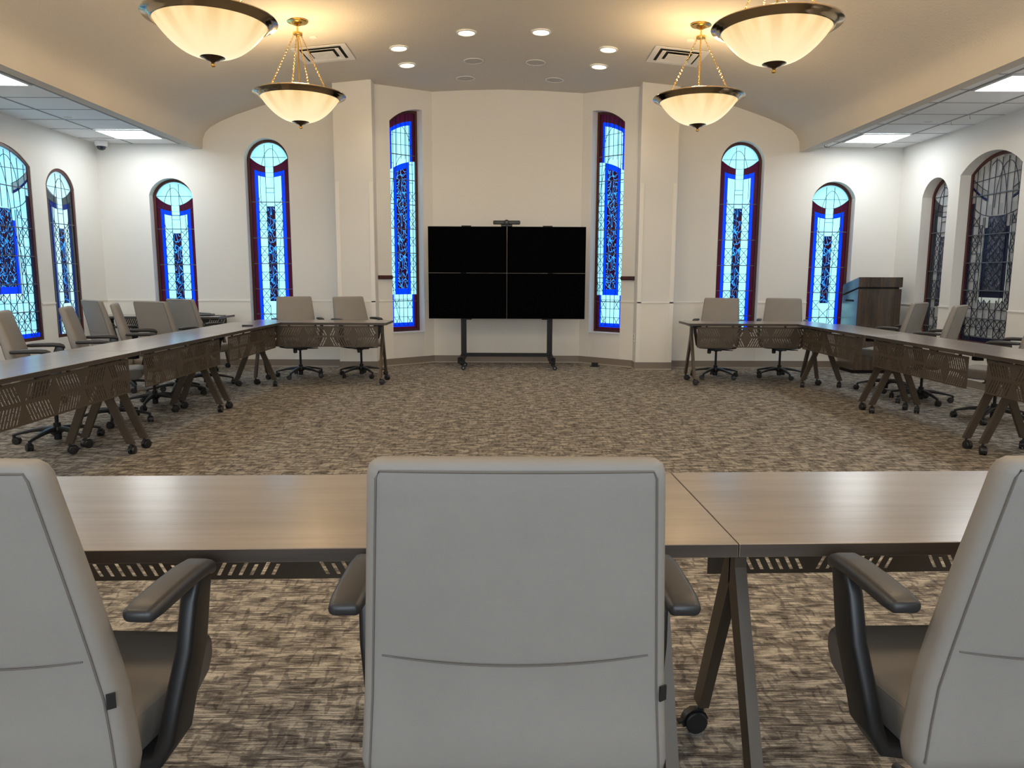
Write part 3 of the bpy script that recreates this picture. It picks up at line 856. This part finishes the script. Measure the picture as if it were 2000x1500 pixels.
# ------------------------------------------------------------------ video wall on a wheeled stand
vw = empty('video_wall', (0, 10.40, 0), -.004, 'four black screens in a grid on a black wheeled stand', 'screen')
sw, sh = 1.087, .632; z0 = .694
for ix in (-1, 1):
    for iz in (0, 1):
        m = MB(); m.box((ix*sw/2, 0, z0+sh*(iz+.5)), (sw-.004, .055, sh-.003)); 
        s = m.build('screen', M_BEZEL, vw, smooth=False)
        m = MB(); m.box((ix*sw/2, -.029, z0+sh*(iz+.5)), (sw-.012, .003, sh-.011)); m.build('display_glass', M_SCREEN, s, smooth=False)
for sx in (-1, 1):
    m = MB(); m.box((sx*.605, .07, .98), (.075, .06, 1.62)); m.build('upright', M_BLACKM, vw, smooth=False)
    m = MB(); m.box((sx*.56, .02, z0+2*sh+.006), (.13, .06, .012)); m.box((sx*.56, .0, z0-.006), (.14, .06, .012)); m.build('bracket', M_BLACKM, vw, smooth=False)
    m = MB(); m.box((sx*.615, .0, .155), (.075, .52, .06), bev=.008); m.box((sx*.63, -.225, .135), (.085, .07, .085), bev=.01); m.build('foot', M_BLACKM, vw)
    for yy in (-.20, .20):
        m = MB()
        cx = sx*.63 + .025; 
        m.box((sx*.63, yy, .092), (.05, .05, .008)); m.tube([(sx*.63, yy, .09), (cx, yy-.02, .06)], .016, 8)
        for q in (-.013, .013):
            m.lathe([(0,.010),(.028,.010),(.032,.006),(.032,-.006),(.028,-.010),(0,-.010)], 20, (cx+.01, yy-.02+q, .032), T=Matrix.Rotation(PI/2, 4, 'X'))
        c = m.build('caster', M_BLACK, vw)
        m = MB(); m.lathe([(0,.001),(.006,.001),(.006,-.001),(0,-.001)], 12, (cx+.01, yy-.047, .032), T=Matrix.Rotation(PI/2, 4, 'X')); m.build('axle_cap', M_TBAR, c)
m = MB(); m.box((0, .05, .185), (1.2, .05, .05)); m.build('crossbar', M_BLACKM, vw, smooth=False)
cb = empty('conference_camera', (-.005, 10.37, z0+2*sh), 0, 'black bar camera with round lens on top of the four screens', 'camera')
m = MB(); m.box((0, 0, .052), (.37, .06, .052), bev=.018); m.build('body', M_BLACK, cb)
m = MB(); m.lathe([(0,.04),(.034,.04),(.037,.03),(.037,-.03),(0,-.03)], 28, (0, -.012, .052), T=Matrix.Rotation(PI/2, 4, 'X')); lens = m.build('lens_housing', M_BLACKM, cb)
m = MB(); m.lathe([(0,.004),(.014,.003),(.018,0),(0,0)], 20, (0, -.053, .052), T=Matrix.Rotation(PI/2, 4, 'X')); m.build('lens', mat('lens_glass', (.10,.10,.12), .08), lens)
m = MB(); m.box((0, .0, .012), (.155, .05, .026), bev=.008); m.build('mount', M_BLACK, cb)

# ------------------------------------------------------------------ lectern, outlets
le = empty('lectern', (4.97, 10.13, 0), 0, 'dark walnut lectern with slanted top standing in the right far corner', 'lectern')
x0, x1, yf, yb = -.29, .29, -.20, .26
def slab(m, zf0, zb0, zf1, zb1, xa=x0, xb=x1, ya=yf, yb_=yb):
    m.prism([(xa, ya, zf0), (xa, yb_, zb0), (xa, yb_, zb1), (xa, ya, zf1)], (xb-xa, 0, 0))
m = MB(); slab(m, .045, .045, 1.135, 1.03); m.build('cabinet', M_LECT, le, smooth=False)
m = MB(); slab(m, 1.135, 1.03, 1.16, 1.055, x0+.012, x1-.03, yf+.012, yb-.02); m.build('shadow_gap', M_GAP, le, smooth=False)
m = MB(); slab(m, 1.16, 1.055, 1.29, 1.185, x0, x1+.005, yf-.004, yb); m.build('slanted_top', M_LECT, le, smooth=False)
m = MB(); m.box((0, .03, .023), (x1-x0-.04, yb-yf-.04, .045)); m.build('plinth', M_GAP, le, smooth=False)
m = MB(); m.box((x0-.001, .03, .975), (.006, .24, .024)); m.build('handle_slot', M_GAP, le, smooth=False)
ou = empty('wall_outlet', (1.784, 10.36, .44), 0, 'small white wall outlet on the right pilaster side', 'outlet')
m = MB(); m.box((0,0,0), (.008,.07,.115)); m.build('cover_plate', M_WHITE, ou, smooth=False)
m = MB(); m.box((-.005,0,.022), (.004,.028,.026)); m.box((-.005,0,-.022), (.004,.028,.026)); m.build('sockets', M_TGRID, ou, smooth=False)
fo = empty('floor_cable_box', (1.27, 10.62, 0), -.5, 'small black cable box on the carpet by the right bay window', 'cable box')
m = MB(); m.box((0,0,.035), (.085,.055,.05), bev=.008); m.build('body', M_BLACK, fo)
m = MB(); m.box((0,0,.006), (.12,.08,.012)); m.build('base_plate', M_BLACKM, fo, smooth=False)

# ------------------------------------------------------------------ tables
TLEN, TW, TH = 1.665, .56, .74
def make_caster(parent, loc, rz, r=.031, lever=True, name='caster'):
    """twin wheel caster, origin on the floor below the stem"""
    m = MB(); R = rotz(rz)
    off = R @ Vector((.018, 0, 0)); 
    for q in (-.013, .013):
        T = R @ Matrix.Rotation(PI/2, 4, 'X')
        c = Vector(loc) + off + (R @ Vector((0, q, 0))) + Vector((0,0,r))
        m.lathe([(0,.009),(r*.55,.011),(r*.9,.009),(r,.004),(r,-.006),(r*.9,-.009),(0,-.009)], 18, c, T=T)
    # hood over the wheels
    secs = []
    for k in range(7):
        a = -.35 + k*PI/6*1.05
        c = Vector((.018 + (r+.003)*math.cos(a), 0, r + (r+.003)*math.sin(a)))
        secs.append([Vector(loc) + R @ Vector((c.x + dx*math.cos(a), y, c.z + dx*math.sin(a))) for dx, y in ((-.004,-.010),(.003,-.012),(.003,.012),(-.004,.010))])
    m.loft(secs)
    m.tube([Vector(loc)+Vector((0,0,r*1.2)), Vector(loc)+Vector((0,0,r*2+.018))], .009, 8)
    c = m.build(name, M_BLACK, parent, angle=40)
    if lever:
        m = MB(); p = Vector(loc) + R @ Vector((.018+r+.004, 0, r*1.1)); m.box(p, (.030, .018, .006), R @ Matrix.Rotation(.35, 4, 'Y'), bev=.002); m.build('brake_lever', M_BLACKM, c)
    return c
def slot_sheet(m, x0, x1, z0, z1, y, t):
    """sheet with two bands of slanted slots that reverse in blocks"""
    def quad(a, b, c, d):
        A = [m.v((p[0], y-t/2, p[1])) for p in (a,b,c,d)]; B = [m.v((p[0], y+t/2, p[1])) for p in (a,b,c,d)]
        m.face(A); m.face(list(reversed(B)))
        for i in range(4): m.face([A[i], A[(i+1)%4], B[(i+1)%4], B[i]])
    mg = .012; e = .018; mid = (z0+z1)/2
    bands = [(z0+mg, mid-.012), (mid+.012, z1-.022)]
    quad((x0, z0), (x1, z0), (x1, z0+mg), (x0, z0+mg)); quad((x0, mid-.012), (x1, mid-.012), (x1, mid+.012), (x0, mid+.012)); quad((x0, z1-.022), (x1, z1-.022), (x1, z1), (x0, z1))
    nb = 5; bw = (x1-x0)/nb
    for bi, (a, b) in enumerate(bands):
        for k in range(nb):
            s = 1 if (k//1 + bi) % 2 == 0 else -1
            if k in (2, 5): s = -s if False else s
            xa, xb = x0 + k*bw, x0 + (k+1)*bw
            sh = (b-a)*.50*s; p = .0265; w = .0100
            # slots: parallelograms lying fully inside the block; solid between them
            lo, hi = xa + e*.5 + max(0, -sh), xb - e*.5 - max(0, sh)
            n = int((hi-lo)/p); st = (hi-lo)/n
            prev = (xa, xa)
            for j in range(n):
                c = lo + (j+.5)*st
                l = (c-w/2, c-w/2+sh)
                quad((prev[0], a), (l[0], a), (l[1], b), (prev[1], b))
                h = (a+b)/2 + (.018 if j % 2 else -.018)         # small bridge splitting every slot
                f0, f1 = (h-a)/(b-a), (h+.006-a)/(b-a)
                quad((c-w/2+sh*f0, h), (c+w/2+sh*f0, h), (c+w/2+sh*f1, h+.006), (c-w/2+sh*f1, h+.006))
                prev = (c+w/2, c+w/2+sh)
            quad((prev[0], a), (xb, a), (xb, b), (prev[1], b))
def make_table():
    """local x along the length, -y = side of the modesty panel, +y = side of the sitter"""
    root = empty('training_table', (0,0,0))
    m = MB(); m.box((0,0,TH-.0145), (TLEN-.004, TW, .029)); 
    for f in m.bm.faces:
        f.normal_update(); f.material_index = 0 if f.normal.z > .5 else 1
    # soft arris so the edges catch light
    bmesh.ops.bevel(m.bm, geom=[e for e in m.bm.edges], offset=.0015, segments=1, affect='EDGES')
    m.build('tabletop', [M_TOP, M_EDGE], root, smooth=False)
    m = MB(); slot_sheet(m, -TLEN/2+.105, TLEN/2-.105, .455, .698, -TW/2+.032, .0022); mp = m.build('modesty_panel', M_PANEL, root, smooth=False)
    for k in range(5):
        m = MB(); m.box((-.62+k*.31, -TW/2+.03, .703), (.022, .014, .018)); m.build('panel_clip', M_BLACK, mp, smooth=False)
    for sx in (-1, 1):
        x = sx*(TLEN/2-.095)
        m = MB(); m.box((x-sx*.03, 0, .700), (.10, .30, .022)); m.box((x-sx*.045, -.16, .69), (.05, .06, .045)); m.build('folding_bracket', M_BLACKM, root, smooth=False)
        m = MB(); th = .028
        # A shaped frame: short stem that splits into two splayed legs
        loop = [(-.030,.692),(.030,.692),(.036,.60),(.245,.085),(.190,.085),(.0,.520),(-.190,.085),(-.245,.085),(-.036,.60)]
        # built as two legs welded at the top
        L = m
        def leg(sg):
            P = [(sg*-.004,.692),(sg*.030,.692),(sg*.038,.590),(sg*.247,.082),(sg*.192,.082),(sg*-.004,.540)]
            L.prism([(x-th/2, a, b) for a, b in P], (th, 0, 0))
        leg(-1); f = L.build('leg', M_BRONZE, root, smooth=False)
        L = MB(); leg(1); g = L.build('leg', M_BRONZE, root, smooth=False)
        make_caster(f, (x, -.219, 0), random.uniform(-.8, .6), .032); make_caster(g, (x, .219, 0), random.uniform(-.8, .6), .032)
    return root
table0 = make_table()
GT_L, GT_R, GT_F, GT_N = 'tables in the left row', 'tables in the right row', 'tables at the far end', 'tables in the near row'
# (x, y, rz): -y local = panel side
TABLES = [
 (-2.915, 7.835, PI/2+.0, 'left row table next to the far corner, small black remote on top', GT_L),
 (-2.915, 6.165, PI/2, 'middle table of the left row, its top reflecting pale blue', GT_L),
 (-2.915, 4.495, PI/2, 'nearest visible table of the left row, cut by the left edge', GT_L),
 (3.705, 7.900, -PI/2, 'right row table next to the far corner by the lectern', GT_R),
 (3.712, 6.235, -PI/2, 'middle table of the right row', GT_R),
 (3.718, 4.570, -PI/2, 'nearest visible table of the right row, cut by the right edge', GT_R),
 (-2.235, 8.952, 0, 'far table on the left of the room, left of the black screens', GT_F),
 (2.985, 9.018, 0, 'far table on the right of the room, right of the black screens', GT_F),
 (1.300, 1.760, .031, 'near table right of the seam, behind the middle chair', GT_N),
 (-.362, 1.708, .031, 'near table left of the seam, between the left and middle chairs', GT_N),
 (-4.62, 10.12, PI, 'side table against the back wall under the small left window', GT_F)]
# the panels of the left row face +x, of the right row -x, of the far tables -y, of the near ones +y
for i, (x, y, rz, lb, g) in enumerate(TABLES):
    o = table0 if i == 0 else copy_tree(table0)
    if g == GT_N: rz += PI
    o.location = (x, y, 0); o.rotation_euler = (0, 0, rz)
    if lb.startswith('side'): tag(o, lb, 'table')
    else: tag(o, lb, 'table', g)
    if lb.startswith('near table left'): o.scale.x = 1.05; o.location.x -= .042; o.location.y -= .0013
# on the tables
m = MB(); m.box((0,0,.008), (.11,.042,.016), bev=.006); q = m.build('remote_control', M_BLACK); q.location = (-2.78, 7.99, TH); q.rotation_euler = (0,0,.1); tag(q, 'small black remote lying on the left row table', 'remote control')
lp = empty('tablet_case', (-4.13, 10.05, TH), .15, 'flat black folded case lying on the side table by the left window', 'case')
m = MB(); m.box((0,0,.012), (.34,.24,.024), bev=.01); m.build('body', M_BLACK, lp)
m = MB(); m.loft([[(-.13,-.10,.024),(.14,-.10,.024),(.14,.10,.024),(-.13,.10,.024)], [(-.10,-.07,.050),(.10,-.08,.034),(.10,.08,.034),(-.10,.08,.050)]]); m.build('flap', M_PAD, lp)
m = MB(); m.tube([(.0,0,.006),(.20,0,.006)], .005, 8); q = m.build('pen', M_BLACK); q.location = (-3.97, 10.0, TH); q.rotation_euler = (0,0,.1); tag(q, 'thin black pen beside the folded case on the side table', 'pen')

# ------------------------------------------------------------------ chairs (local +y = forward)
def make_chair():
    root = empty('conference_chair', (0,0,0))
    # seat cushion
    m = MB(); secs = []
    rows = [(-.185,.34,.405,.470),(-.17,.365,.395,.482),(-.10,.40,.388,.480),(.02,.425,.385,.476),(.14,.425,.385,.480),(.21,.41,.392,.482),(.25,.39,.405,.474),(.266,.35,.425,.455)]
    for y, w, za, zb_ in rows:
        prof = rrect(w, zb_-za, .022, 4)
        secs.append([(px, y, (za+zb_)/2 + pz + (.004 if pz > 0 else 0)*(1-(2*px/w)**2)) for px, pz in prof])
    m.loft(secs); seat = m.build('seat', M_LEATHER, root, angle=50)
    for sg in (-1, 1):
        m = MB(); m.tube([(sg*(w/2-.006), y, zb_-.009) for y, w, za, zb_ in rows[1:-1]], .0022, 5); m.build('seat_piping', M_LEATHER, seat)
    # backrest: rear face nearly straight, front bulging towards the lumbar
    def back_row(z):
        t = max(0.0, (z-.43)/(1.018-.43))
        yr = -.224 - .098*max(0.0, min(1.0, (z-.58)/.432))**1.1          # rear face
        th = .066 - .018*min(1, t*1.15)
        w = .524 - .084*t**1.1
        return yr, th, w
    zs = [.425,.440,.47,.53,.60,.68,.76,.84,.91,.960,.992,1.006,1.013]
    m = MB(); secs = []
    for i, z in enumerate(zs):
        yr, th, w = back_row(z)
        ins = {0:.030, 1:.006, 11:.003, 12:.012}.get(i, 0); thi = {0:.05, 1:.012, 11:.008, 12:.024}.get(i, 0)
        prof = rrect(w-2*ins, th-thi, .020 if thi < .02 else .012, 4)
        secs.append([(px, yr + th/2 + py + (-.010 if py < 0 else (.034*math.sin(PI*min(1, max(0, (z-.44)/.62))) + .008))*(1-(2*px/w)**2), z) for px, py in prof])
    m.loft(secs); back = m.build('backrest', M_LEATHER, root, angle=60)
    def rear(x, z, out=.0015):
        yr, th, w = back_row(z); return (x, yr - .010*(1-(2*x/w)**2) - out, z)
    # piping round the rear panel and the curved seam across it
    m = MB(); pts = []
    for z in [.46,.53,.60,.68,.76,.84,.91,.960,.988]:
        yr, th, w = back_row(z); pts.append((-(w/2-.017), yr-.0022, z))
    top = [(-.200+.400*k/10, back_row(.999)[0] - .010*(1-(2*(-.200+.400*k/10)/.444)**2) + .001, .9995) for k in range(11)]
    right_ = [(-p[0], p[1], p[2]) for p in reversed(pts)]
    m.tube(pts + top + right_, .0019, 5); m.build('rear_piping', M_SEAM, back)
    m = MB(); m.tube([rear(-.215+.43*k/16, .657 + .017*((k-8)/8)**2, .0002) for k in range(17)], .0014, 5); m.build('rear_seam', M_SEAM, back)
    m = MB(); yr, th, w = back_row(.598); m.box((w/2-.006, yr-.001, .598), (.014, .003, .026), rotz(.6)); lt = m.build('maker_tag', M_BLACK, back, smooth=False)
    m = MB(); m.box((w/2-.007, yr-.0028, .598), (.004, .001, .018), rotz(.6)); m.build('tag_lettering', M_LABELW, lt, smooth=False)
    # arms
    for sg in (-1, 1):
        m = MB()
        pts = [(sg*.284, .012, .726), (sg*.284, .016, .712), (sg*.281, .006, .67), (sg*.276, -.010, .58), (sg*.262, -.034, .49), (sg*.252, -.046, .425), (sg*.236, -.050, .395), (sg*.16, -.050, .380), (sg*.06, -.050, .378)]
        Wd = [.046,.062,.074,.082,.088,.094,.096,.080,.06]
        m.sweep(pts, lambda i: (Wd[i], .032, .010), (0, 1, 0)); arm = m.build('arm_support', M_BLACK, root, angle=50)
        m = MB(); secs = []
        for y, w, z, h in [(-0.205,.040,0.731,.014),(-0.198,.054,0.731,.024),(-0.170,.060,0.732,.029),(-0.100,.061,0.733,.031),(-0.030,.060,0.732,.031),(0.020,.057,0.727,.031),(0.042,.050,0.718,.029),(0.051,.034,0.709,.021)]:
            secs.append([(sg*.284+px, y, z+pz) for px, pz in rrect(w, h, h*.45, 4)])
        m.loft(secs); m.build('arm_pad', M_PAD, arm, angle=60)
    # mechanism, gas lift, knob, lever
    m = MB(); m.box((0, -.04, .372), (.16, .24, .045), bev=.015); m.box((0, -.14, .40), (.09, .20, .03), bev=.01); m.box((0, .02, .392), (.36,.36,.012), bev=.004); m.build('tilt_mechanism', M_BLACK, root)
    m = MB(); m.lathe([(0,.03),(.022,.028),(.025,.02),(.025,-.02),(.02,-.03),(0,-.03)], 14, (.075, .075, .345), T=Matrix.Rotation(.3, 4, 'X')); m.build('tension_knob', M_BLACK, root)
    m = MB(); m.tube([(-.06,.03,.365),(-.16,.05,.362)], .006, 8); m.box((-.185,.052,.362), (.06,.026,.008), bev=.003); m.build('height_lever', M_BLACK, root)
    m = MB(); m.lathe([(0,.372),(.030,.372),(.030,.34),(.014,.335),(.014,.16),(.025,.158),(.027,.10),(.027,.03),(.022,.026),(0,.026)], 18); m.build('gas_cylinder', M_BLACKM, root)
    m = MB(); m.lathe([(.027,.135),(.040,.130),(.046,.110),(.044,.085),(.034,.075),(.027,.075)], 20)
    angs = [PI/2 + .3 + 2*PI*k/5 for k in range(5)]
    for a in angs:
        dv = Vector((math.cos(a), math.sin(a), 0)); sd = Vector((-dv.y, dv.x, 0))
        P = [dv*.03+Vector((0,0,.112)), dv*.10+Vector((0,0,.112)), dv*.19+Vector((0,0,.100)), dv*.27+Vector((0,0,.082)), dv*.305+Vector((0,0,.072))]
        ww = [.042,.040,.034,.028,.024]; hh = [.040,.034,.026,.020,.018]
        m.sweep(P, lambda i: (ww[i], hh[i], .008), sd)
        m.tube([dv*.300+Vector((0,0,.075)), dv*.300+Vector((0,0,.055))], .012, 8)
    base = m.build('star_base', M_BLACK, root, angle=50)
    for k, a in enumerate(angs):
        make_caster(base, (.300*math.cos(a), .300*math.sin(a), 0), a + 1.1*k + .8, .027, lever=False)
    return root
chair0 = make_chair()
for ch in kids(chair0):
    pass
R_ = math.radians
G1, G2, G3, G4 = 'chairs in the near row', 'chairs in the left row', 'chairs in the right row', 'chairs at the far tables'
# (x, y, heading clockwise from +y in degrees, spin of the star base, label, group)
CHAIRS = [
 (.015, 1.370, 0, 0, 'grey leather chair seen from behind in the middle foreground', G1),
 (-.875, 1.355, 2, 25, 'grey leather chair cut by the left edge in the foreground', G1),
 (.955, 1.385, -1, 50, 'grey leather chair cut by the right edge in the foreground', G1),
 (-3.45, 5.62, 68, 10, 'grey chair at the left picture edge, nearest in the left row', G2),
 (-3.44, 6.42, 68, 40, 'grey chair second from the left edge in the left row', G2),
 (-3.46, 7.24, 66, 20, 'grey chair in the left row standing in front of the side table, seen edge-on', G2),
 (-3.56, 7.98, 22, 55, 'grey chair turned away, before the small far left window', G2),
 (-3.56, 8.74, 28, 5, 'grey chair turned away at the corner of the left row', G2),
 (-4.26, 8.25, 38, 30, 'grey chair set back from the row, facing the side table', None),
 (4.36, 8.42, -42, 15, 'grey chair in the right row right beside the lectern', G3),
 (4.33, 7.64, -46, 45, 'grey chair in the right row before the large grey window', G3),
 (4.42, 6.60, -44, 70, 'grey chair cut by the right edge in the right row', G3),
 (-2.63, 9.44, 180-26, 20, 'grey chair at the far left table, nearer the corner', G4),
 (-1.87, 9.52, 180-42, 50, 'grey chair at the far left table, nearer the black screens', G4),
 (2.69, 9.48, 180+24, 35, 'grey chair at the far right table, nearer the black screens', G4),
 (3.53, 9.52, 180+22, 10, 'grey chair at the far right table, nearer the lectern', G4)]
for i, (x, y, h, sp, lb, g) in enumerate(CHAIRS):
    o = chair0 if i == 0 else copy_tree(chair0)
    o.location = (x, y, 0); o.rotation_euler = (0, 0, -R_(h)); tag(o, lb, 'chair', g)
    for ch in kids(o):
        if ch.name.startswith('star_base'): ch.rotation_euler = (0, 0, R_(sp))
